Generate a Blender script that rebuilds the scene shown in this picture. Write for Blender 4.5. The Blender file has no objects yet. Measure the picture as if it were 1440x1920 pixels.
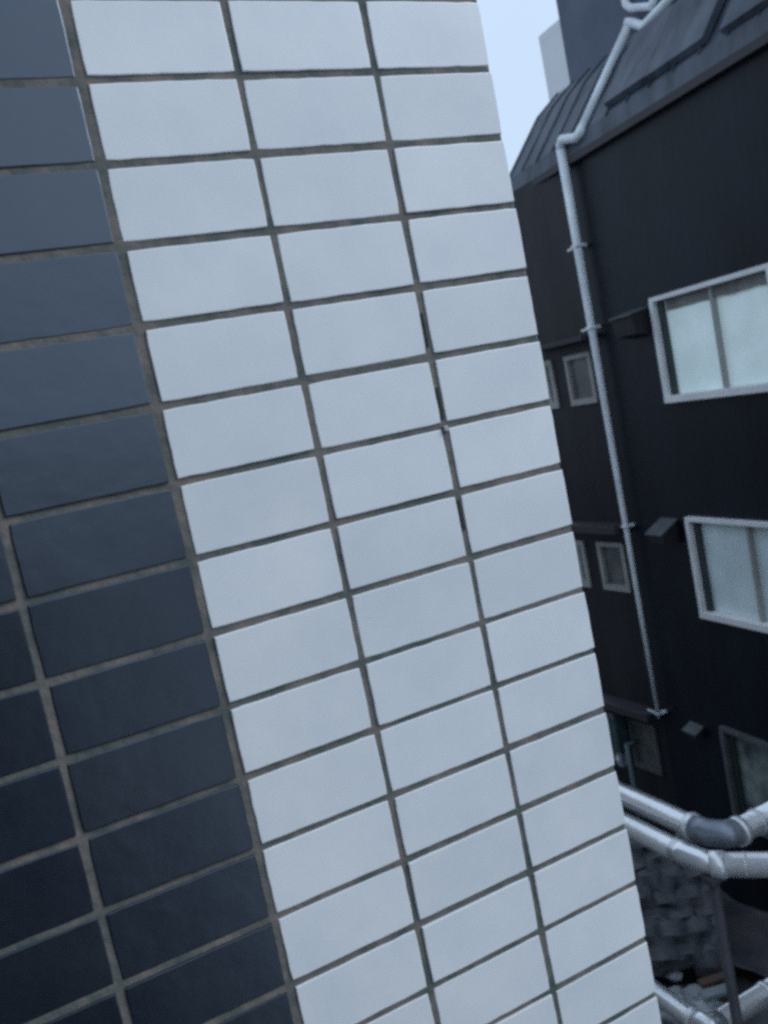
import bpy, math, random
from mathutils import Vector, Matrix
from mathutils import noise as NZ
random.seed(7)
R = math.radians
S = bpy.context.scene
COL = S.collection

# ------------------------------------------------------------------ camera
cam_d = bpy.data.cameras.new('camera')
cam = bpy.data.objects.new('camera', cam_d)
COL.objects.link(cam)
right = Vector((0.8856532, -0.4201828, -0.1976483))
down = Vector((-0.2267350, -0.0198672, -0.9737538))
fwd = Vector((0.4052279, 0.9072220, -0.1128656))
m = Matrix(((right.x, -down.x, -fwd.x, -0.11672),
            (right.y, -down.y, -fwd.y, -0.57579),
            (right.z, -down.z, -fwd.z, -0.22941),
            (0, 0, 0, 1)))
cam.matrix_world = m
cam_d.sensor_fit = 'VERTICAL'
cam_d.sensor_height = 24
cam_d.lens = 1675.34 / 1920 * 24
cam_d.clip_start = 0.01
cam_d.clip_end = 3000
cam_d.dof.use_dof = True
cam_d.dof.focus_distance = 0.70
cam_d.dof.aperture_fstop = 11
S.camera = cam

# ------------------------------------------------------------------ world and sun
SUN_EL, SUN_AZ = R(36), R(122)
w = bpy.data.worlds.new('World')
S.world = w
w.use_nodes = True
nt = w.node_tree
nt.nodes.clear()
out = nt.nodes.new('ShaderNodeOutputWorld')
bg = nt.nodes.new('ShaderNodeBackground')
bg.inputs['Strength'].default_value = 0.108
sky = nt.nodes.new('ShaderNodeTexSky')
sky.sky_type = 'NISHITA'
sky.sun_disc = False
sky.sun_elevation = SUN_EL
sky.sun_rotation = SUN_AZ
sky.dust_density = 3
# overcast: an even cloud layer over the clear sky
tc = nt.nodes.new('ShaderNodeTexCoord')
noi = nt.nodes.new('ShaderNodeTexNoise')
noi.inputs['Scale'].default_value = 1.6
noi.inputs['Detail'].default_value = 5
ramp = nt.nodes.new('ShaderNodeValToRGB')
ramp.color_ramp.elements[0].position = 0.3
ramp.color_ramp.elements[0].color = (5.6, 7.1, 9.2, 1)
ramp.color_ramp.elements[1].position = 0.7
ramp.color_ramp.elements[1].color = (6.6, 8.1, 10.2, 1)
mix = nt.nodes.new('ShaderNodeMixRGB')
mix.inputs['Fac'].default_value = 0.88
nt.links.new(tc.outputs['Generated'], noi.inputs['Vector'])
nt.links.new(noi.outputs['Fac'], ramp.inputs['Fac'])
nt.links.new(sky.outputs['Color'], mix.inputs['Color1'])
nt.links.new(ramp.outputs['Color'], mix.inputs['Color2'])
nt.links.new(mix.outputs['Color'], bg.inputs['Color'])
nt.links.new(bg.outputs['Background'], out.inputs['Surface'])

sl = bpy.data.lights.new('sun', 'SUN')
sl.energy = 1.9
sl.angle = R(30)
sl.color = (0.86, 0.93, 1.0)
so = bpy.data.objects.new('sun', sl)
COL.objects.link(so)
sd = Vector((math.sin(SUN_AZ) * math.cos(SUN_EL), math.cos(SUN_AZ) * math.cos(SUN_EL), math.sin(SUN_EL)))
so.rotation_euler = sd.to_track_quat('Z', 'Y').to_euler()

S.render.engine = 'CYCLES'
S.cycles.filter_width = 3.1
S.cycles.use_denoising = False
S.view_settings.view_transform = 'Standard'
S.view_settings.look = 'None'
S.view_settings.exposure = 0.0
S.view_settings.gamma = 1.0


# ------------------------------------------------------------------ materials
def mat(name, c1, c2=None, rough=0.6, metal=0.0, scale=4.0, detail=6, spec=0.5, bump=0.0, bscale=None,
        stretch=None, island=0.0, rough2=None, contrast=(0.35, 0.65)):
    M = bpy.data.materials.new(name)
    M.use_nodes = True
    t = M.node_tree
    b = t.nodes['Principled BSDF']
    b.inputs['Roughness'].default_value = rough
    b.inputs['Metallic'].default_value = metal
    b.inputs['Specular IOR Level'].default_value = spec
    c2 = c2 or tuple(x * 0.8 for x in c1)
    g = t.nodes.new('ShaderNodeTexCoord')
    mp = t.nodes.new('ShaderNodeMapping')
    mp.inputs['Scale'].default_value = stretch or (1, 1, 1)
    t.links.new(g.outputs['Object'], mp.inputs['Vector'])
    n = t.nodes.new('ShaderNodeTexNoise')
    n.inputs['Scale'].default_value = scale
    n.inputs['Detail'].default_value = detail
    n.inputs['Roughness'].default_value = 0.6
    t.links.new(mp.outputs['Vector'], n.inputs['Vector'])
    r = t.nodes.new('ShaderNodeValToRGB')
    r.color_ramp.elements[0].position = contrast[0]
    r.color_ramp.elements[1].position = contrast[1]
    r.color_ramp.elements[0].color = (*c1, 1)
    r.color_ramp.elements[1].color = (*c2, 1)
    t.links.new(n.outputs['Fac'], r.inputs['Fac'])
    src = r.outputs['Color']
    if island:
        ge = t.nodes.new('ShaderNodeNewGeometry')
        mr = t.nodes.new('ShaderNodeMapRange')
        mr.inputs['To Min'].default_value = 1 - island
        mr.inputs['To Max'].default_value = 1 + island
        t.links.new(ge.outputs['Random Per Island'], mr.inputs['Value'])
        mm = t.nodes.new('ShaderNodeVectorMath')
        mm.operation = 'SCALE'
        t.links.new(src, mm.inputs[0])
        t.links.new(mr.outputs['Result'], mm.inputs['Scale'])
        src = mm.outputs['Vector']
    t.links.new(src, b.inputs['Base Color'])
    if rough2 is not None:
        rr = t.nodes.new('ShaderNodeMapRange')
        rr.inputs['To Min'].default_value = rough
        rr.inputs['To Max'].default_value = rough2
        t.links.new(n.outputs['Fac'], rr.inputs['Value'])
        t.links.new(rr.outputs['Result'], b.inputs['Roughness'])
    if bump:
        n2 = t.nodes.new('ShaderNodeTexNoise')
        n2.inputs['Scale'].default_value = bscale or scale * 4
        n2.inputs['Detail'].default_value = 4
        t.links.new(mp.outputs['Vector'], n2.inputs['Vector'])
        bp = t.nodes.new('ShaderNodeBump')
        bp.inputs['Strength'].default_value = 1.0
        bp.inputs['Distance'].default_value = bump
        t.links.new(n2.outputs['Fac'], bp.inputs['Height'])
        t.links.new(bp.outputs['Normal'], b.inputs['Normal'])
    return M


M_WHITE = mat('white_glazed_tile', (0.79, 0.825, 0.85), (0.70, 0.75, 0.79), rough=0.36, scale=11, island=0.035, bump=0.0003, bscale=20)
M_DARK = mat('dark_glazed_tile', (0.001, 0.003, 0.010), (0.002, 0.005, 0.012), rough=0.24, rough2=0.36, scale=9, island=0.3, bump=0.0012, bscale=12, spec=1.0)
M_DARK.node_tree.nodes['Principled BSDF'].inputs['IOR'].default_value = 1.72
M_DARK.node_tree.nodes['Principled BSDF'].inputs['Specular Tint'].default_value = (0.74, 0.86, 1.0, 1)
M_GROUT = mat('cement_grout', (0.21, 0.18, 0.165), (0.075, 0.10, 0.095), rough=0.9, scale=38, bump=0.001, bscale=180)
M_CRACK = mat('grout_gap', (0.045, 0.055, 0.055), rough=0.9)
M_BODY = mat('concrete', (0.45, 0.46, 0.48), (0.38, 0.39, 0.41), rough=0.85, scale=2, bump=0.004)
M_WING = mat('dark_render', (0.030, 0.034, 0.040), (0.022, 0.026, 0.032), rough=0.8, scale=2)
M_SIDING = mat('black_siding', (0.006, 0.010, 0.018), (0.002, 0.004, 0.007), rough=0.42, scale=1.3, spec=0.21, stretch=(1, 1, 0.3), bump=0.004, bscale=12)
M_SIDING2 = mat('brown_black_siding', (0.024, 0.023, 0.026), (0.011, 0.012, 0.016), rough=0.42, scale=1.6, spec=0.22, stretch=(1, 1, 0.3), bump=0.004, bscale=12)
M_ROOF = mat('slate_roof_metal', (0.095, 0.115, 0.145), (0.030, 0.040, 0.056), rough=0.6, scale=1.8, bump=0.02, bscale=3.0, stretch=(1.5, 1, 0.6))
M_UPPER = mat('upper_cladding', (0.11, 0.127, 0.17), (0.065, 0.088, 0.125), rough=0.7, scale=0.8)
M_FASCIA = mat('fascia', (0.030, 0.026, 0.033), rough=0.6)
M_PIPE = mat('pvc_pipe', (0.85, 0.89, 0.91), (0.66, 0.71, 0.74), rough=0.4, scale=3)
M_FRAME = mat('aluminium_frame', (0.82, 0.82, 0.81), (0.70, 0.70, 0.70), rough=0.5, scale=3)
M_SFRAME = mat('small_window_frame', (0.36, 0.355, 0.34), (0.28, 0.275, 0.26), rough=0.55, scale=3)
M_FROST = mat('frosted_glass', (0.74, 0.84, 0.84), (0.60, 0.70, 0.70), rough=0.28, scale=2.2, spec=0.6)
M_FROST_GLOW = mat('frosted_glass_added_glow', (0.78, 0.86, 0.86), (0.62, 0.72, 0.72), rough=0.28, scale=2.2, spec=0.6)
M_FROST_GLOW.node_tree.nodes['Principled BSDF'].inputs['Emission Color'].default_value = (0.62, 0.86, 0.88, 1)
M_FROST_GLOW.node_tree.nodes['Principled BSDF'].inputs['Emission Strength'].default_value = 0.16  # glow added to the frosted glass to brighten the top window's panes
M_FRAME_SHADE = mat('frame_painted_shade', (0.10, 0.105, 0.11), (0.06, 0.07, 0.08), rough=0.5, scale=4)  # darker copy of the window frames, ground-floor shade put into the colour
M_FROST_SHADE = mat('frosted_glass_painted_shade', (0.26, 0.31, 0.28), (0.05, 0.07, 0.08), rough=0.25, scale=3.2)  # darker pane for the ground floor, with the alley's dimness painted in
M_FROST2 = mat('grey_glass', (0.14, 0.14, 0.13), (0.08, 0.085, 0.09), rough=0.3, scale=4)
M_BLIND = mat('brown_blind', (0.17, 0.165, 0.15), (0.26, 0.27, 0.26), rough=0.8, scale=5)
M_SEAL = mat('window_seal', (0.03, 0.045, 0.045), rough=0.5)
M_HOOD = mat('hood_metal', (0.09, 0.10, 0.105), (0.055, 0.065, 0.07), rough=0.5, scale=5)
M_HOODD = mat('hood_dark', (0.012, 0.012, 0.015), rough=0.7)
M_DUCT = mat('galvanised_steel', (0.90, 0.92, 0.92), (0.78, 0.80, 0.82), rough=0.20, metal=0.78, scale=3, bump=0.002, bscale=18)
M_DUCTW = mat('duct_painted_sheen', (0.93, 0.95, 0.95), (0.84, 0.86, 0.86), rough=0.22, metal=0.35, scale=3, bump=0.002, bscale=18)  # brighter, less metallic duct copy; its colour stands in for reflected sky
M_DUCTC = mat('duct_collar', (0.92, 0.94, 0.95), (0.8, 0.82, 0.83), rough=0.3, metal=0.5, scale=6)
M_ELBOW = mat('elbow_steel', (0.36, 0.40, 0.44), (0.20, 0.23, 0.27), rough=0.34, metal=0.5, scale=4)
M_POST = mat('painted_post', (0.075, 0.075, 0.09), (0.05, 0.05, 0.06), rough=0.6)
M_GROUND = mat('ground_soil', (0.055, 0.050, 0.054), (0.11, 0.115, 0.115), rough=0.95, scale=1.4, bump=0.05, bscale=4)
M_ROAD = mat('asphalt', (0.03, 0.032, 0.036), (0.02, 0.022, 0.026), rough=0.95, scale=2)
M_PAVE = mat('pale_concrete', (0.55, 0.57, 0.58), (0.45, 0.47, 0.48), rough=0.9, scale=0.6)
M_RUB1 = mat('old_roof_tile', (0.085, 0.082, 0.095), (0.035, 0.045, 0.055), rough=0.45, rough2=0.8, scale=6, spec=0.6)
M_RUB2 = mat('grey_rubble', (0.42, 0.44, 0.47), (0.28, 0.30, 0.32), rough=0.9, scale=3, island=0.25)
M_BOARD = mat('weathered_board', (0.28, 0.33, 0.33), (0.2, 0.24, 0.24), rough=0.8, scale=5, stretch=(1, 8, 1))
M_WOOD = mat('brown_board', (0.13, 0.075, 0.05), (0.09, 0.06, 0.05), rough=0.8, scale=5, stretch=(1, 8, 1))
M_RUST = mat('brown_sheet', (0.080, 0.066, 0.074), (0.030, 0.032, 0.042), rough=0.7, scale=2.5, bump=0.03, bscale=5)
M_FAR = mat('pale_render', (0.85, 0.86, 0.88), (0.80, 0.82, 0.84), rough=0.9, scale=0.3)
M_GREEN = mat('green_metal', (0.035, 0.075, 0.075), (0.02, 0.05, 0.05), rough=0.6, scale=6)
M_TEAL = mat('teal_pipe', (0.07, 0.12, 0.13), (0.05, 0.1, 0.11), rough=0.5)
M_WHT = mat('white_plastic', (0.7, 0.72, 0.73), (0.6, 0.62, 0.63), rough=0.4)
M_METER = mat('grey_meter', (0.33, 0.33, 0.37), (0.25, 0.26, 0.3), rough=0.5)


# ------------------------------------------------------------------ mesh helpers
class MB:
    def __init__(s):
        s.v, s.f = [], []

    def add(s, vs, fs):
        o = len(s.v)
        s.v += [tuple(v) for v in vs]
        s.f += [tuple(o + i for i in f) for f in fs]
        return s

    def box(s, x0, x1, y0, y1, z0, z1, b=0.0):
        """box; b > 0 bevels every edge"""
        if b <= 0:
            vs = [(x, y, z) for x in (x0, x1) for y in (y0, y1) for z in (z0, z1)]
            return s.add(vs, [(0, 1, 3, 2), (4, 6, 7, 5), (0, 4, 5, 1), (2, 3, 7, 6), (0, 2, 6, 4), (1, 5, 7, 3)])
        import bmesh
        bm = bmesh.new()
        bmesh.ops.create_cube(bm, size=1)
        for v in bm.verts:
            v.co = Vector(((x0 + x1) / 2 + v.co.x * (x1 - x0), (y0 + y1) / 2 + v.co.y * (y1 - y0), (z0 + z1) / 2 + v.co.z * (z1 - z0)))
        bmesh.ops.bevel(bm, geom=list(bm.edges), offset=b, segments=2, affect='EDGES', profile=0.6)
        bm.verts.index_update()
        s.add([v.co for v in bm.verts], [[v.index for v in f.verts] for f in bm.faces])
        bm.free()
        return s

    def prism(s, pts, a0, a1, axis='x'):
        """extrude a 2D outline (other two axes in order) along axis"""
        n = len(pts)

        def P(p, a):
            return (a, p[0], p[1]) if axis == 'x' else ((p[0], a, p[1]) if axis == 'y' else (p[0], p[1], a))
        vs = [P(p, a0) for p in pts] + [P(p, a1) for p in pts]
        fs = [tuple(range(n))[::-1], tuple(range(n, 2 * n))] + [(i, (i + 1) % n, n + (i + 1) % n, n + i) for i in range(n)]
        return s.add(vs, fs)

    def tube(s, pts, rad, seg=20, caps=True):
        pts = [Vector(p) for p in pts]
        if not isinstance(rad, (list, tuple)):
            rad = [rad] * len(pts)
        rings = []
        up = Vector((0, 0, 1))
        prev = None
        for i, p in enumerate(pts):
            a = (pts[i] - pts[i - 1]).normalized() if i else None
            b = (pts[i + 1] - pts[i]).normalized() if i < len(pts) - 1 else None
            t = ((a or b) + (b or a)).normalized()
            k = 1.0
            if a and b:
                k = 1 / max(0.5, a.dot(t))
            if prev is None:
                ref = up if abs(t.dot(up)) < 0.9 else Vector((1, 0, 0))
                n = (ref - t * ref.dot(t)).normalized()
            else:
                n = (prev - t * prev.dot(t)).normalized()
            prev = n
            bn = t.cross(n)
            rings.append([p + (n * math.cos(2 * math.pi * j / seg) + bn * math.sin(2 * math.pi * j / seg)) * rad[i] * (1 + (k - 1) * 0.5)
                          for j in range(seg)])
        vs = [v for r_ in rings for v in r_]
        fs = []
        for i in range(len(rings) - 1):
            for j in range(seg):
                fs.append((i * seg + j, i * seg + (j + 1) % seg, (i + 1) * seg + (j + 1) % seg, (i + 1) * seg + j))
        if caps:
            fs.append(tuple(range(seg))[::-1])
            fs.append(tuple((len(rings) - 1) * seg + j for j in range(seg)))
        return s.add(vs, fs)

    def build(s, name, material, parent=None, smooth=False, autos=False):
        me = bpy.data.meshes.new(name)
        me.from_pydata(s.v, [], s.f)
        me.materials.append(material)
        import bmesh
        bm = bmesh.new()
        bm.from_mesh(me)
        bmesh.ops.recalc_face_normals(bm, faces=bm.faces)
        bm.to_mesh(me)
        bm.free()
        if smooth:
            for p in me.polygons:
                p.use_smooth = len(p.vertices) <= 4
        o = bpy.data.objects.new(name, me)
        COL.objects.link(o)
        if parent:
            o.parent = parent
        return o


def tag(o, label=None, cat=None, group=None, kind=None):
    if label:
        o['label'] = label
    if cat:
        o['category'] = cat
    if group:
        o['group'] = group
    if kind:
        o['kind'] = kind
    return o


def empty(name, loc, rz=0.0):
    o = bpy.data.objects.new(name, None)
    o.location = loc
    o.rotation_euler = (0, 0, rz)
    o.empty_display_size = 0.2
    COL.objects.link(o)
    return o


GZ = -7.6

# ------------------------------------------------------------------ ground
xs = [-1500, -300, -60, -20, -6, -2] + [0.3 + 0.15 * i for i in range(54)] + [9, 12, 20, 60, 300, 1500]
ys = [-1500, -300, -60, -20, -6, -2, 1] + [3 + 0.15 * i for i in range(70)] + [15, 18, 25, 60, 300, 1500]
g = MB()
vs = []
for y in ys:
    for x in xs:
        inside = 0.2 < x < 8.3 and 2.5 < y < 14
        h = 0.0
        if inside:
            h = 0.10 * NZ.noise(Vector((x * 1.3, y * 1.3, 0))) + 0.06 * NZ.noise(Vector((x * 3.7, y * 3.7, 5)))
        vs.append((x, y, GZ + h))
nx = len(xs)
g.add(vs, [(j * nx + i, j * nx + i + 1, (j + 1) * nx + i + 1, (j + 1) * nx + i) for j in range(len(ys) - 1) for i in range(nx - 1)])
tag(g.build('ground', M_GROUND), kind='structure')
g = MB().box(2.2, 7.6, -40, -1.4, GZ + 0.1, GZ + 0.14)
tag(g.build('reflection_pavement', M_PAVE), kind='structure')  # unseen pale strip, added to lighten what the dark tiles reflect
g = MB().box(-30, 2.19, -40, -2.3, GZ + 0.05, GZ + 0.09)
tag(g.build('reflection_road', M_ROAD), kind='structure')  # unseen dark ground, added so the lower dark tiles reflect less light

# ------------------------------------------------------------------ tiled building beside the camera
tb = empty('tiled_building', (0, 0, GZ))
tag(tb, 'near wall of glazed tiles, white band of three columns beside dark navy tiles', 'building')
Z0 = -GZ   # local z offset: world z = local z + GZ
TOP = 1.6
XR = 0.2955


def tilemesh(ax, plane, a0, a1, z0, z1, mb, t=0.0030, b=0.0007, sgn=-1):
    """one glazed tile with softly uneven edges on plane y (ax='x') or x (ax='y')"""
    dd = random.uniform(-0.0004, 0.0004)
    tl = [random.uniform(-0.0005, 0.0005) for _ in range(3)]
    cx, cz = (a0 + a1) / 2, (z0 + z1) / 2
    fine = ax == 'x' and -1.1 < z0 + GZ < 0.35
    na, nz_ = (10, 5) if fine else (1, 1)
    rim = []
    for i in range(na):
        rim.append((a0 + (a1 - a0) * i / na, z0, 0, -1))
    for i in range(nz_):
        rim.append((a1, z0 + (z1 - z0) * i / nz_, 1, 0))
    for i in range(na):
        rim.append((a1 - (a1 - a0) * i / na, z1, 0, 1))
    for i in range(nz_):
        rim.append((a0, z1 - (z1 - z0) * i / nz_, -1, 0))
    if fine:
        sd_ = random.random() * 100
        rr = []
        for (a, z, ha, hz) in rim:
            wv = 0.0003 * NZ.noise(Vector((a * 90, z * 90, sd_))) + 0.00035 * NZ.noise(Vector((a * 330, z * 330, sd_)))
            corner = (abs(a - a0) < 1e-6 or abs(a - a1) < 1e-6) and (abs(z - z0) < 1e-6 or abs(z - z1) < 1e-6)
            if corner:
                a += 0.0003 * (1 if a < cx else -1)
                z += 0.0003 * (1 if z < cz else -1)
            rr.append((a + ha * wv, z + hz * wv))
        rim = rr
    else:
        rim = [(a, z) for (a, z, _, _) in rim]
    n = len(rim)
    rings = [(0.0, 0.0), (0.0002, t * 0.70), (b * 0.5, t * 0.93), (b * 1.4, t)]
    vs = []
    for ins, d in rings:
        ka, kz = 1 - ins * 2 / (a1 - a0), 1 - ins * 2 / (z1 - z0)
        for (a, z) in rim:
            a, z = cx + (a - cx) * ka, cz + (z - cz) * kz
            dep = d + (dd + tl[0] * (a - cx) / 0.05 + tl[1] * (z - cz) / 0.025 if d > 0 else 0)
            vs.append((a, plane + sgn * dep, z) if ax == 'x' else (plane + sgn * dep, a, z))
    fs = []
    for k in range(3):
        for i in range(n):
            fs.append((k * n + i, k * n + (i + 1) % n, (k + 1) * n + (i + 1) % n, (k + 1) * n + i))
    fs.append(tuple(range(3 * n, 4 * n)))
    mb.add(vs, fs)


def jit():
    return random.uniform(-0.0006, 0.0006)


white, dark, side = MB(), MB(), MB()
J = 0.0022
rows = range(-int(TOP / 0.05), int(-GZ / 0.05))
for k in rows:
    zt = -0.05 * k - GZ
    for i in range(3):
        x0 = i * 0.1 + (0.0026 if i == 0 else J)
        x1 = (i + 1) * 0.1 - J if i < 2 else XR
        tilemesh('x', 0.0, x0 + jit(), x1 + (jit() if i < 2 else 0), zt - 0.05 + J + jit(), zt - J + jit(), white)
    for i in range(4):
        x1 = -0.104 * i - (0.0026 if i == 0 else J)
        x0 = -0.104 * (i + 1) + J
        if i == 3:
            x0 = -0.352
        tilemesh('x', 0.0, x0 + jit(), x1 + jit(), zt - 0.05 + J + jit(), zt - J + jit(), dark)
    for i in range(4):
        tilemesh('y', XR - 0.0030, 0.0 + i * 0.1 + (0.0005 if i == 0 else J), (i + 1) * 0.1 - J, zt - 0.05 + J, zt - J, side, sgn=1)
white.build('white_tiles', M_WHITE, tb)
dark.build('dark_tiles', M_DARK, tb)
side.build('side_tiles', M_WHITE, tb)
MB().box(-0.352, XR - 0.0012, 0.0005 - 0.0025, 0.398, 0, TOP + Z0).build('grout', M_GROUT, tb)
MB().box(-8, XR - 0.004, 0.402, 14.0, 0, 2.0 + Z0).build('wall', M_BODY, tb)
MB().box(-3, -0.356, -2.2, 0.398, 0, 0.5 + Z0).build('added_wing', M_WING, tb)  # unseen dark wing, added for the tile reflections and sized to let light in
# worn grout gaps and a pale cement chip, as on the second joint of the white band
for (x, za, zb, wd) in ((0.2002, -0.222, -0.2455, 0.0016), (0.2, -0.3055, -0.3285, 0.0021), (0.1996, -0.168, -0.1925, 0.0012)):
    MB().box(x - wd / 2, x + wd / 2, -0.0031, -0.0019, zb - GZ, za - GZ).build('grout_gap', M_CRACK, tb)
MB().box(0.1985, 0.2020, -0.0052, -0.0019, -0.2545 - GZ, -0.2505 - GZ, 0.0008).build('cement_chip', M_BODY, tb)

# ------------------------------------------------------------------ unseen dark house, added behind the camera to block low sky
nb = MB().box(-9, 0.15, -16, -9.05, 0, 7.4)
o = nb.build('wall', M_HOODD)
nbe = empty('added_dark_house', (0, 0, GZ))
o.parent = nbe
MB().box(-9.2, 0.3, -16.2, -8.95 - 0.15, 7.405, 7.6).build('roof', M_ROOF, nbe)
tag(nbe, 'unseen low dark house added behind the viewpoint to darken the tile reflections', 'building')

# ------------------------------------------------------------------ black building across the alley
P0 = Vector((7.83426, 9.06952, 0))
K = Vector((7.84507, 9.18388, 0))
bb = empty('black_building', (P0.x, P0.y, GZ), R(84.6))
tag(bb, 'black multi-storey building across the alley with slate mansard roof and white framed windows', 'building')
# local axes of this frame: x along the wall away from the camera, y outwards over the alley, z up
WT = 2.45 - GZ
UL, UR = -13.5, 0.115


def rect_holes(mb, u0, u1, z0, z1, holes, y=0.0, th=0.25):
    us = sorted({u0, u1} | {h[0] for h in holes} | {h[1] for h in holes})
    zs = sorted({z0, z1} | {h[2] for h in holes} | {h[3] for h in holes})
    for i in range(len(us) - 1):
        for j in range(len(zs) - 1):
            cu, cz = (us[i] + us[i + 1]) / 2, (zs[j] + zs[j + 1]) / 2
            if any(h[0] < cu < h[1] and h[2] < cz < h[3] for h in holes):
                continue
            mb.add([(us[i], y, zs[j]), (us[i + 1], y, zs[j]), (us[i + 1], y, zs[j + 1]), (us[i], y, zs[j + 1])], [(0, 1, 2, 3)])
    for h in holes:
        a, b, c, d = h
        mb.add([(a, y, c), (b, y, c), (b, y, d), (a, y, d), (a, y - th, c), (b, y - th, c), (b, y - th, d), (a, y - th, d)],
               [(0, 4, 5, 1), (1, 5, 6, 2), (2, 6, 7, 3), (3, 7, 4, 0)])


BIG = []
for zt, zb in ((0.42, -0.84), (-2.29, -3.57), (-5.03, -6.30)):
    BIG.append((-3.13, -1.17, zb - GZ, zt - GZ))
    BIG.append((-7.6, -5.6, zb - GZ, zt - GZ))
wall = MB()
rect_holes(wall, UL, UR, 0, WT, BIG)
wall.box(UL, UR - 0.3, -8, -0.35, 0, WT - 0.01)
wall.build('wall', M_SIDING, bb)


def big_window(u0, u1, z0, z1, blind, low=False):
    f = MB()
    t = 0.055
    fr = 0.075     # frame stands proud of the wall
    f.box(u0 - 0.01, u1 + 0.01, -0.10, fr, z0 - 0.01, z0 + t * 1.35, 0.004)
    f.box(u0 - 0.01, u1 + 0.01, -0.10, fr - 0.01, z1 - t * 0.8, z1 + 0.01, 0.004)
    f.box(u1 - t, u1 + 0.01, -0.10, fr - 0.004, z0 + t * 1.35, z1 - t * 0.8, 0.004)
    f.box(u0 - 0.01, u0 + t, -0.10, fr - 0.004, z0 + t * 1.35, z1 - t * 0.8, 0.004)
    w_ = f.build('window', M_FRAME_SHADE if low else M_FRAME, bb)
    um = (u0 + u1) / 2
    MB().box(um - 0.02, um + 0.02, -0.085, 0.0, z0 + t * 1.4, z1 - t, 0.003).build('mullion', M_SFRAME, w_)
    MB().box(u1 - t - 0.09, u1 - t - 0.002, -0.09, 0.004, z0 + t * 1.4, z1 - t * 0.85).build('sash_seal', M_SEAL, w_)
    MB().box(um + 0.02, u1 - t - 0.09, -0.055, -0.045, z0 + t * 1.4, z1 - t).build('pane', M_FROST_GLOW if blind else (M_FROST_SHADE if low else M_FROST), w_)
    MB().box(u0 + t, um - 0.02, -0.075, -0.065, z0 + t * 1.4, z1 - t).build('pane', M_FROST_GLOW if blind else (M_FROST_SHADE if low else M_FROST), w_)
    if blind:
        b = MB()
        n = 26
        xa, xb = u0 + t, u1 - 2 * t - 0.06
        pts = [(xb, z1 - t), (xa, z1 - t)] + [(xa + (xb - xa) * i / n, z1 - t - 0.13 - 0.02 * NZ.noise(Vector((i * 0.37, 0, 0)))) for i in range(n + 1)]
        b.prism(pts, -0.040, -0.034, 'y')
        b.build('blind', M_BLIND, w_)
    return w_


for i, (a, b, c, d) in enumerate(BIG):
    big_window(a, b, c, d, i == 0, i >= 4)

# left section of the facade: turned a little at the drainpipe
lw = empty('left_facade_frame', (0, 0, 0))
bpy.data.objects.remove(lw)
dang = R(92 - 84.6)
Kl = (Matrix.Rotation(-R(84.6), 4, 'Z') @ (K - P0).to_4d()).to_3d()


def L2B(mb):
    """rewrite a mesh laid out along the left section into the building's frame"""
    c, s_ = math.cos(dang), math.sin(dang)
    mb.v = [(Kl.x + x * c - y * s_, Kl.y + x * s_ + y * c, z) for (x, y, z) in mb.v]
    return mb


SM = []
for zt, zb in ((-0.03, -0.72), (-2.74, -3.44), (-5.45, -6.19)):
    SM.append((0.20, 0.74, zb - GZ, zt - GZ))
    SM.append((1.05, 1.24, zb - GZ, zt - GZ))
wl = MB()
rect_holes(wl, 0, 1.30, 0, WT, SM)
wl.box(0.0, 1.30, -8, -0.35, 0, WT - 0.01)
wl.add([(1.30, 0, 0), (1.30, -0.36, 0), (1.30, -0.36, WT), (1.30, 0, WT)], [(0, 1, 2, 3)])
L2B(wl).build('side_wall', M_SIDING2, bb)
for (a, b, c, d) in SM:
    f = MB()
    t = 0.055 if b - a > 0.4 else 0.07
    f.box(a - 0.01, b + 0.01, -0.06, 0.035, c - 0.01, c + t * 1.3, 0.003)
    f.box(a - 0.01, b + 0.01, -0.06, 0.035, d - t, d + 0.01, 0.003)
    f.box(a - 0.01, a + t, -0.06, 0.032, c + t * 1.3, d - t, 0.003)
    f.box(b - t, b + 0.01, -0.06, 0.032, c + t * 1.3, d - t, 0.003)
    wo = L2B(f).build('small_window', M_FRAME_SHADE if c < 2.5 else M_SFRAME, bb)
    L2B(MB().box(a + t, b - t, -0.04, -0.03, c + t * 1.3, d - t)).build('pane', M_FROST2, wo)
# flat canopies above the small windows
for zc, h in ((0.13, 0.07), (-2.55, 0.12), (-5.27, 0.12)):
    c_ = MB().box(0.02, 1.28, 0.0, 0.26, zc - GZ, zc + h - GZ, 0.01)
    L2B(c_).build('canopy', M_FASCIA, bb)

# ---- roof: eave, steep slope, shallower top; profile in (y outwards, z)
prof = [(0.10, 2.47 - GZ), (0.06, 2.68 - GZ), (-0.60, 3.50 - GZ), (-1.02, 3.83 - GZ), (-1.10, 3.83 - GZ), (-1.10, 2.46 - GZ)]
rf = MB().prism(prof, UL, 1.62, 'x')
rf.build('roof', M_ROOF, bb)
# standing seams down the steep slope
sm = MB()
u = 1.58
while u > UL + 0.5:
    pr = [(0.065, 2.66 - GZ), (0.082, 2.69 - GZ), (-0.592, 3.522 - GZ), (-1.01, 3.85 - GZ), (-1.02, 3.84 - GZ), (-0.61, 3.505 - GZ)]
    sm.prism(pr, u - 0.012, u + 0.012, 'x')
    u -= 0.42
sm.build('roof_seam', M_ROOF, bb)
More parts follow.
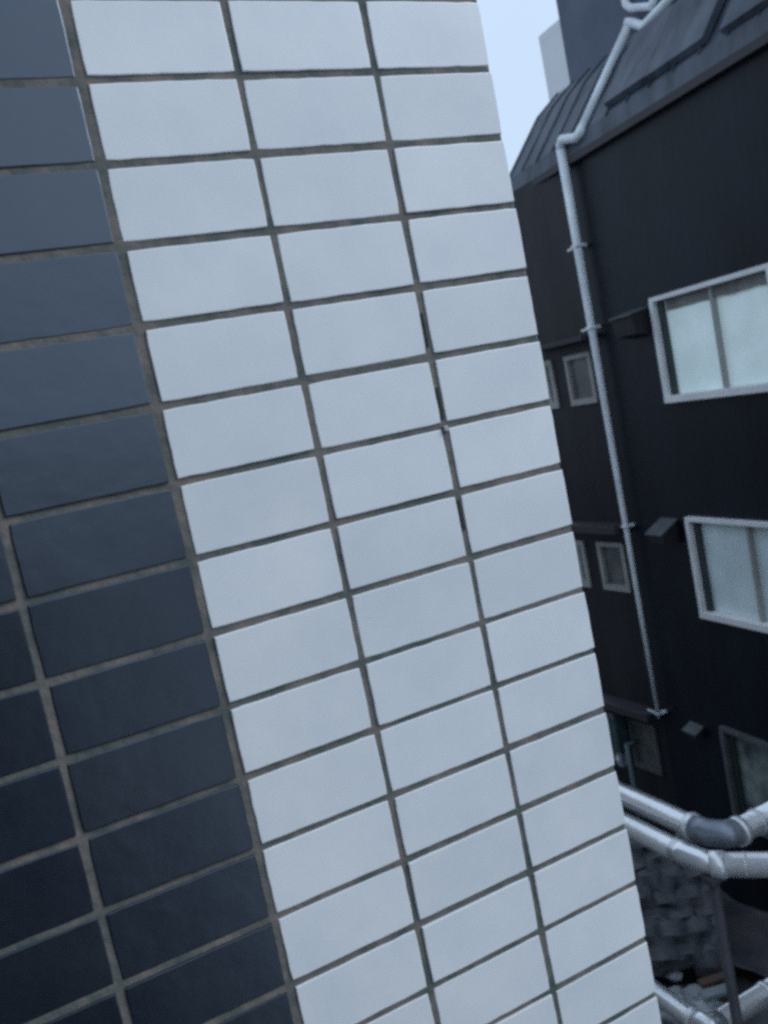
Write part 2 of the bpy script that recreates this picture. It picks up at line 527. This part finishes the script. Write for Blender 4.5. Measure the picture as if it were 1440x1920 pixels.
# upper sheets of the roof overlapping the lower course, leaving a dark lap
sl_ = Vector((-0.66, 0.88)).normalized()      # (y, z) up the slope
nn = Vector((0.88, 0.66)).normalized()
def sp(s_, n_):
    return (0.06 + sl_.x * s_ + nn.x * n_, 2.62 - GZ + sl_.y * s_ + nn.y * n_)
sh = MB()
for (ua, ub, s0) in ((-0.95, -1.75, 0.12), (-1.76, -2.72, 0.10)):
    sh.prism([sp(s0, 0.05), sp(s0 + 0.01, 0.13), sp(1.10, 0.13), sp(1.10, 0.05)], ub, ua, 'x')
sh.prism([sp(0.06, 0.045), sp(0.07, 0.115), sp(1.10, 0.115), sp(1.10, 0.045)], -4.2, -2.98, 'x')
sh.build('roof_sheet', M_ROOF, bb)
MB().box(UL, 1.60, 0.0, 0.102, 2.38 - GZ, 2.468 - GZ).build('fascia', M_FASCIA, bb)
# upper storey, set back behind the slope
up_ = MB().box(-9.0, 1.24, -7.0, -1.02, 3.5 - GZ, 11.5 - GZ)
up_.build('upper_storey', M_UPPER, bb)

# ---- drainpipe
dp = MB()
pr_ = 0.065
yo = 0.13
x_p = 0.02
dp.tube([(x_p, yo, 2.60 - GZ), (x_p, yo, 1.2 - GZ), (x_p, yo, -1.2 - GZ), (x_p, yo, -3.2 - GZ), (x_p, yo, -5.2 - GZ)],
        [0.064, 0.058, 0.044, 0.034, 0.026], 16)
pipe = dp.build('drainpipe', M_PIPE, bb, smooth=True)
MB().tube([(x_p, yo, 2.56 - GZ), (x_p - 0.01, yo, 2.66 - GZ), (x_p - 0.07, yo, 2.70 - GZ), (-0.34, 0.12, 2.62 - GZ), (-0.42, 0.10, 2.66 - GZ),
           (-0.425, 0.03, 2.75 - GZ)], 0.062, 16).build('elbow', M_PIPE, pipe, smooth=True)
MB().tube([(-0.425, 0.04, 2.735 - GZ), (-0.36, -0.90, 3.90 - GZ)], 0.062, 16).build('roof_pipe', M_PIPE, pipe, smooth=True)
MB().tube([(-0.36, -0.89, 3.89 - GZ), (-0.37, -0.93, 3.96 - GZ), (-0.43, -0.93, 3.93 - GZ), (-0.62, -0.94, 3.80 - GZ),
           (-1.05, -0.94, 3.86 - GZ), (-1.25, -1.0, 3.96 - GZ)], 0.062, 16).build('top_pipe', M_PIPE, pipe, smooth=True)
MB().tube([(-0.34, -0.95, 4.6 - GZ), (-0.34, -0.95, 4.2 - GZ), (-0.42, -0.95, 4.12 - GZ), (-0.80, -0.95, 3.96 - GZ), (-0.90, -0.95, 4.02 - GZ), (-0.90, -0.95, 4.5 - GZ)],
          0.05, 14).build('vent_loop', M_PIPE, bb, smooth=True)
for z in (1.35, 0.27, -2.45, -5.15):
    br = MB()
    hw = 0.068 - 0.0065 * (1.35 - z)
    br.box(x_p - hw, x_p + hw, yo - hw, yo + hw, z - 0.02 - GZ, z + 0.02 - GZ, 0.012)
    br.box(x_p + 0.06, x_p + 0.24, yo - 0.02, yo + 0.015, z - 0.022 - GZ, z + 0.008 - GZ, 0.006)
    br.box(x_p - 0.02, x_p + 0.02, 0.0, yo - 0.05, z - 0.02 - GZ, z + 0.02 - GZ)
    br.build('bracket', M_PIPE, pipe)

# ---- vent hoods on the right wall
for (ua, ub, z, s_, tp) in ((-0.66, -1.08, 0.14, 1, 0.14), (-0.62, -0.92, -2.52, 0.9, 0.03), (-0.52, -0.76, -5.26, 0.5, 0.03)):
    h = MB()
    pf = [(0.0, z + 0.19 * s_ - GZ), (0.0, z - 0.14 * s_ - GZ), (0.26 * s_, z - 0.09 * s_ - GZ), (0.28 * s_, z + (tp - 0.005) * s_ - GZ)]
    h.prism(pf, ub, ua, 'x')
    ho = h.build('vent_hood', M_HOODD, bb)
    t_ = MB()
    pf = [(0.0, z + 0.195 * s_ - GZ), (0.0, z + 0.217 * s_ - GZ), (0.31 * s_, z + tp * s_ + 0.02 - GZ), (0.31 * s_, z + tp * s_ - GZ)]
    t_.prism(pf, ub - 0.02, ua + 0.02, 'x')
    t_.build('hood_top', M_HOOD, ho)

# ---- clutter at the foot of the left section
def onleft(name, mb, m_, label, cat, parent=None, smooth=False):
    """mesh laid out along the left section -> world object"""
    c, s_ = math.cos(R(92)), math.sin(R(92))
    mb.v = [(K.x + x * c - y * s_, K.y + x * s_ + y * c, z) for (x, y, z) in mb.v]
    o = mb.build(name, m_, parent, smooth=smooth)
    if label:
        tag(o, label, cat)
    return o


cab = empty('meter_cabinet', (K.x - 0.05, K.y + 1.0, 0))
cab.location = (0, 0, 0)
tag(cab, 'small green metal cabinet on the dark wall beside the white tiles', 'cabinet')
onleft('cabinet_body', MB().box(0.80, 1.22, 0.0, 0.22, -5.95, -5.42, 0.01), M_GREEN, None, None, cab)
onleft('cabinet_lid', MB().box(0.78, 1.24, 0.0, 0.25, -5.415, -5.33, 0.008), M_HOOD, None, None, cab)
mt = empty('gas_meter', (0, 0, 0))
tag(mt, 'pale grey meter hanging below the green cabinet', 'meter')
onleft('meter_body', MB().box(0.86, 1.0, 0.0, 0.16, -6.22, -5.99, 0.03), M_METER, None, None, mt)
onleft('meter_dial', MB().tube([(0.93, 0.155, -6.08), (0.93, 0.19, -6.08)], 0.045, 14), M_WHT, None, None, mt)
onleft('wall_lamp_box', MB().box(1.20, 1.30, 0.23, 0.36, -5.42, -5.29, 0.02).box(1.23, 1.27, 0.0, 0.23, -5.37, -5.33),
       M_WHT, 'tiny white box on the dark wall at the edge of the white tiles', 'junction box')
onleft('standpipe', MB().tube([(0.64, 0.2, -5.75), (0.64, 0.2, -7.0), (0.64, 0.2, -7.6)], 0.035, 10).tube([(0.64, 0.0, -5.78), (0.64, 0.2, -5.78)], 0.03, 10),
       M_TEAL, 'thin teal pipe standing against the foot of the dark wall', 'pipe', smooth=True)

# ------------------------------------------------------------------ silver ducts in the alley
def duct(name, pts, rad, label, group, elbows=(), collars=(), material=None, bright=False):
    e = empty(name, pts[0])
    tag(e, label, 'duct', group)
    o0 = Vector(pts[0])

    def loc(ps):
        return [Vector(p) - o0 for p in ps]
    last = 0
    runs = []
    for (a, b) in elbows:
        runs.append(pts[last:a + 1])
        last = b
    runs.append(pts[last:])
    for r_ in runs:
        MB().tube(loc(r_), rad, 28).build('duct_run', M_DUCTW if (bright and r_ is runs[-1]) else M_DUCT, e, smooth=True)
    for (a, b) in elbows:
        MB().tube(loc(pts[a:b + 1]), rad * (1.12 if material is None else 1.0), 28).build('duct_elbow', M_ELBOW if material is None else material, e, smooth=True)
    for (p, d, l, k) in collars:
        p, d = Vector(p) - o0, Vector(d).normalized()
        MB().tube([p - d * l / 2, p + d * l / 2], rad * k, 28).build('duct_collar', M_DUCTC, e, smooth=True)
    return e


rA = 0.078
zA = -3.40
A = [(0.30, 8.0, zA), (3.55, 8.0, zA), (3.70, 7.85, zA), (3.70, 3.99, zA), (3.715, 3.86, zA), (3.77, 3.775, zA), (3.86, 3.735, zA), (7.30, 3.74, zA)]
duct('silver_duct', A, rA, 'upper silver duct bending with a dark grey elbow, above the other pipe', 'silver ducts crossing the alley',
     elbows=((3, 6),), collars=((A[3], (0, 1, 0), 0.05, 1.2), (A[6], (1, 0, 0), 0.05, 1.22), ((4.02, 3.737, zA), (1, 0, 0), 0.02, 1.12)))
zB = -3.40
dB = Vector((1, -1.04, 0)).normalized()
b0 = Vector((3.425, 3.75, zB))
b1 = Vector((3.475, 3.545, zB))
B = [(0.30, 7.7, zB), (3.28, 7.7, zB), (3.42, 7.56, zB), (3.42, 3.86, zB), tuple(b0 + Vector((0, 0.02, 0))), (3.44, 3.64, zB), tuple(b1), tuple(b1 + dB * 5.1)]
duct('silver_duct', B, 0.074, 'middle silver duct with a long bright horizontal run carried by the dark post', 'silver ducts crossing the alley',
     elbows=((3, 6),), material=M_DUCT, bright=True,
     collars=((b1, dB, 0.09, 1.12), (b1 + dB * 0.16, dB, 0.008, 1.03), (b1 + dB * 0.30, dB, 0.008, 1.03)))
zC = -5.0
Cc = [(0.30, 7.4, zC), (3.52, 7.4, zC), (3.67, 7.25, zC), (3.67, 4.30, zC), (3.70, 4.19, zC), (3.81, 4.16, zC), (7.35, 4.16, zC)]
duct('silver_duct', Cc, 0.075, 'lowest silver duct, at the bottom edge near the rubble', 'silver ducts crossing the alley',
     elbows=((3, 5),), material=M_DUCT, collars=((Cc[3], (0, 1, 0), 0.05, 1.1), ((4.25, 4.16, zC), (1, 0, 0), 0.05, 1.12)))

po = empty('support_post', (b1.x - 0.04, b1.y + 0.02, GZ))
tag(po, 'dark grey vertical post under the bright horizontal duct', 'post')
H = zB - GZ - 0.07
MB().tube([(0, 0, 0), (0, 0, H)], 0.035, 14).build('pole', M_POST, po, smooth=True)
MB().box(-0.09, 0.09, -0.09, 0.09, 0.0, 0.02).build('base_plate', M_POST, po)
MB().box(-0.06, 0.06, -0.05, 0.05, H - 0.03, H + 0.015, 0.005).build('saddle', M_POST, po)

# ------------------------------------------------------------------ rubble and boards on the ground
def lump(mb, x, y, z, r_, flat=0.6):
    import bmesh
    bm = bmesh.new()
    bmesh.ops.create_icosphere(bm, subdivisions=3, radius=1)
    off = Vector((random.random() * 50, random.random() * 50, random.random() * 50))
    rot = Matrix.Rotation(random.random() * 6.28, 3, 'Z') @ Matrix.Rotation(random.uniform(-0.4, 0.4), 3, 'X')
    sx, sy = random.uniform(0.6, 1.5), random.uniform(0.6, 1.1)
    for v in bm.verts:
        k = 1 + 0.55 * NZ.noise(v.co * 1.3 + off) + 0.22 * NZ.noise(v.co * 4 + off)
        c = Vector((v.co.x * sx, v.co.y * sy, v.co.z * flat)) * k * r_
        v.co = rot @ c + Vector((x, y, z))
    bm.verts.index_update()
    mb.add([v.co for v in bm.verts], [[v.index for v in f.verts] for f in bm.faces])
    bm.free()


# low roof of old curved tiles in overlapping rows
def tile_roof(name, org, az, length, rows_, pitch, expo, colw):
    """rows run along az, the slope falls to the right-hand side of it"""
    e = Vector((math.sin(az), math.cos(az), 0))
    dn = Vector((e.y, -e.x, 0))
    mb = MB()
    nr = int(length / 0.03)
    sub = 8
    vt = []
    NS = rows_ * sub
    rnd = {}
    for j in range(NS + 1):
        for i in range(nr + 1):
            rr = i * length / nr
            sc = j / sub
            row = int(sc)
            fr = sc - row
            col = int(rr / colw + 0.5 * (row % 2))
            key = (row, col)
            if key not in rnd:
                rnd[key] = (random.uniform(-0.035, 0.05), random.uniform(-0.12, 0.12))
            ph = (rr / colw + 0.5 * (row % 2)) % 1.0
            arch = math.sin(math.pi * ph) ** 0.7
            h = 0.075 * fr + 0.055 * arch + rnd[key][0] + 0.07 * NZ.noise(Vector((rr * 2.0, sc * 0.7, 3))) + 0.03 * NZ.noise(Vector((rr * 7, sc * 2.2, 8)))
            if fr > 0.86:
                h -= (fr - 0.86) / 0.14 * 0.07
            sd = sc * expo + 0.05 * arch + rnd[key][1] * 0.5
            p = Vector(org) + e * rr + dn * (sd * math.cos(pitch))
            vt.append((p.x, p.y, org[2] - sd * math.sin(pitch) + h))
    n1 = nr + 1
    nv = len(vt)
    vb = [(v[0], v[1], v[2] - 0.12) for v in vt]
    q = [(j * n1 + i, j * n1 + i + 1, (j + 1) * n1 + i + 1, (j + 1) * n1 + i) for j in range(NS) for i in range(nr)]
    rim = list(range(n1)) + [j * n1 + nr for j in range(1, NS + 1)] + [NS * n1 + i for i in range(nr - 1, -1, -1)] + [j * n1 for j in range(NS - 1, 0, -1)]
    sq = [(rim[k], rim[(k + 1) % len(rim)], nv + rim[(k + 1) % len(rim)], nv + rim[k]) for k in range(len(rim))]
    mb.add(vt + vb, q + [tuple(nv + v for v in f)[::-1] for f in q] + sq)
    return mb


lr = empty('low_shed', (0, 0, 0))
tag(lr, 'low shed roof of dark overlapping curved tiles below the silver ducts', 'shed')
RO = (5.12, 9.76, -6.42)
tile_roof('tiles', RO, R(125), 2.62, 7, R(28), 0.243, 0.30).build('roof', M_RUB1, lr, smooth=False)
ee = Vector((math.sin(R(125)), math.cos(R(125)), 0))
dd_ = Vector((ee.y, -ee.x, 0))
cs = [Vector(RO) + ee * 0.15 + dd_ * 0.1, Vector(RO) + ee * 2.5 + dd_ * 0.1, Vector(RO) + ee * 2.5 + dd_ * 1.42, Vector(RO) + ee * 0.15 + dd_ * 1.42]
wb = MB()
wb.add([(c.x, c.y, GZ - 0.1) for c in cs] + [(cs[0].x, cs[0].y, RO[2] - 0.2), (cs[1].x, cs[1].y, RO[2] - 0.2), (cs[2].x, cs[2].y, RO[2] - 0.9), (cs[3].x, cs[3].y, RO[2] - 0.9)],
       [(0, 1, 2, 3), (4, 5, 6, 7), (0, 1, 5, 4), (1, 2, 6, 5), (2, 3, 7, 6), (3, 0, 4, 7)])
wb.build('wall', M_SIDING2, lr)
rb = MB()
for i in range(36):
    x, y = random.gauss(5.72, 0.22), random.gauss(6.95, 0.16)
    lump(rb, x, y, GZ + random.uniform(0.1, 0.22), random.uniform(0.05, 0.16), 0.6)
tag(rb.build('broken_concrete', M_RUB2, smooth=True), 'pale grey broken concrete at the bottom of the alley', 'rubble', kind='stuff')


def board(name, c, l, wd, th, rz, m_, label, tilt=0.0):
    o = MB().box(-l / 2, l / 2, -wd / 2, wd / 2, 0, th, 0.006).build(name, m_)
    o.location = c
    o.rotation_euler = (tilt, 0, rz)
    tag(o, label, 'board')
    return o


board('pale_board', (6.02, 6.80, GZ + 0.27), 0.40, 0.13, 0.05, R(-18), M_BOARD, 'short pale green-grey board lying on the rubble beside the post')
board('brown_board', (6.13, 6.97, GZ + 0.27), 0.36, 0.11, 0.05, R(-14), M_WOOD, 'brown wooden board lying just above the pale board')
sh = MB()
c00, c10, c01, c11 = Vector((6.42, 7.05, 0)), Vector((6.9, 5.7, 0)), Vector((7.30, 8.15, 0)), Vector((7.74, 6.0, 0))
n = 22
vt, vb = [], []
for j_ in range(n + 1):
    for i_ in range(n + 1):
        a, b = i_ / n, j_ / n
        p = c00 * (1 - a) * (1 - b) + c10 * a * (1 - b) + c01 * (1 - a) * b + c11 * a * b
        p += Vector((NZ.noise(p * 2.1), NZ.noise(p * 2.3 + Vector((9, 0, 0))), 0)) * 0.07
        z = GZ + 0.34 + 0.10 * NZ.noise(p * 1.6) + 0.03 * NZ.noise(p * 6)
        vt.append((p.x, p.y, z))
        vb.append((p.x, p.y, z - 0.015))
nv = (n + 1) ** 2
q = [(j_ * (n + 1) + i_, j_ * (n + 1) + i_ + 1, (j_ + 1) * (n + 1) + i_ + 1, (j_ + 1) * (n + 1) + i_) for j_ in range(n) for i_ in range(n)]
rim = [i_ for i_ in range(n + 1)] + [j_ * (n + 1) + n for j_ in range(1, n + 1)] + [n * (n + 1) + i_ for i_ in range(n - 1, -1, -1)] + [j_ * (n + 1) for j_ in range(n - 1, 0, -1)]
side_q = [(rim[k], rim[(k + 1) % len(rim)], nv + rim[(k + 1) % len(rim)], nv + rim[k]) for k in range(len(rim))]
sh.add(vt + vb, q + [tuple(nv + v for v in f)[::-1] for f in q] + side_q)
o = sh.build('brown_sheet', M_RUST, smooth=True)
tag(o, 'large smooth dark brown sheet lying to the right of the post', 'sheet')

# ------------------------------------------------------------------ pale building far off
fb = empty('pale_building', (24, 22, GZ), R(-2))
tag(fb, 'distant pale plain building in the gap beneath the sky', 'building')
H = 13.1 - GZ
MB().box(0.003, 8.997, -6.997, 7.797, 0, H - 0.3).build('wall', M_FAR, fb)
MB().box(0.0, 9.0, -7.0, 7.8, H - 0.297, H).build('parapet', M_FAR, fb)
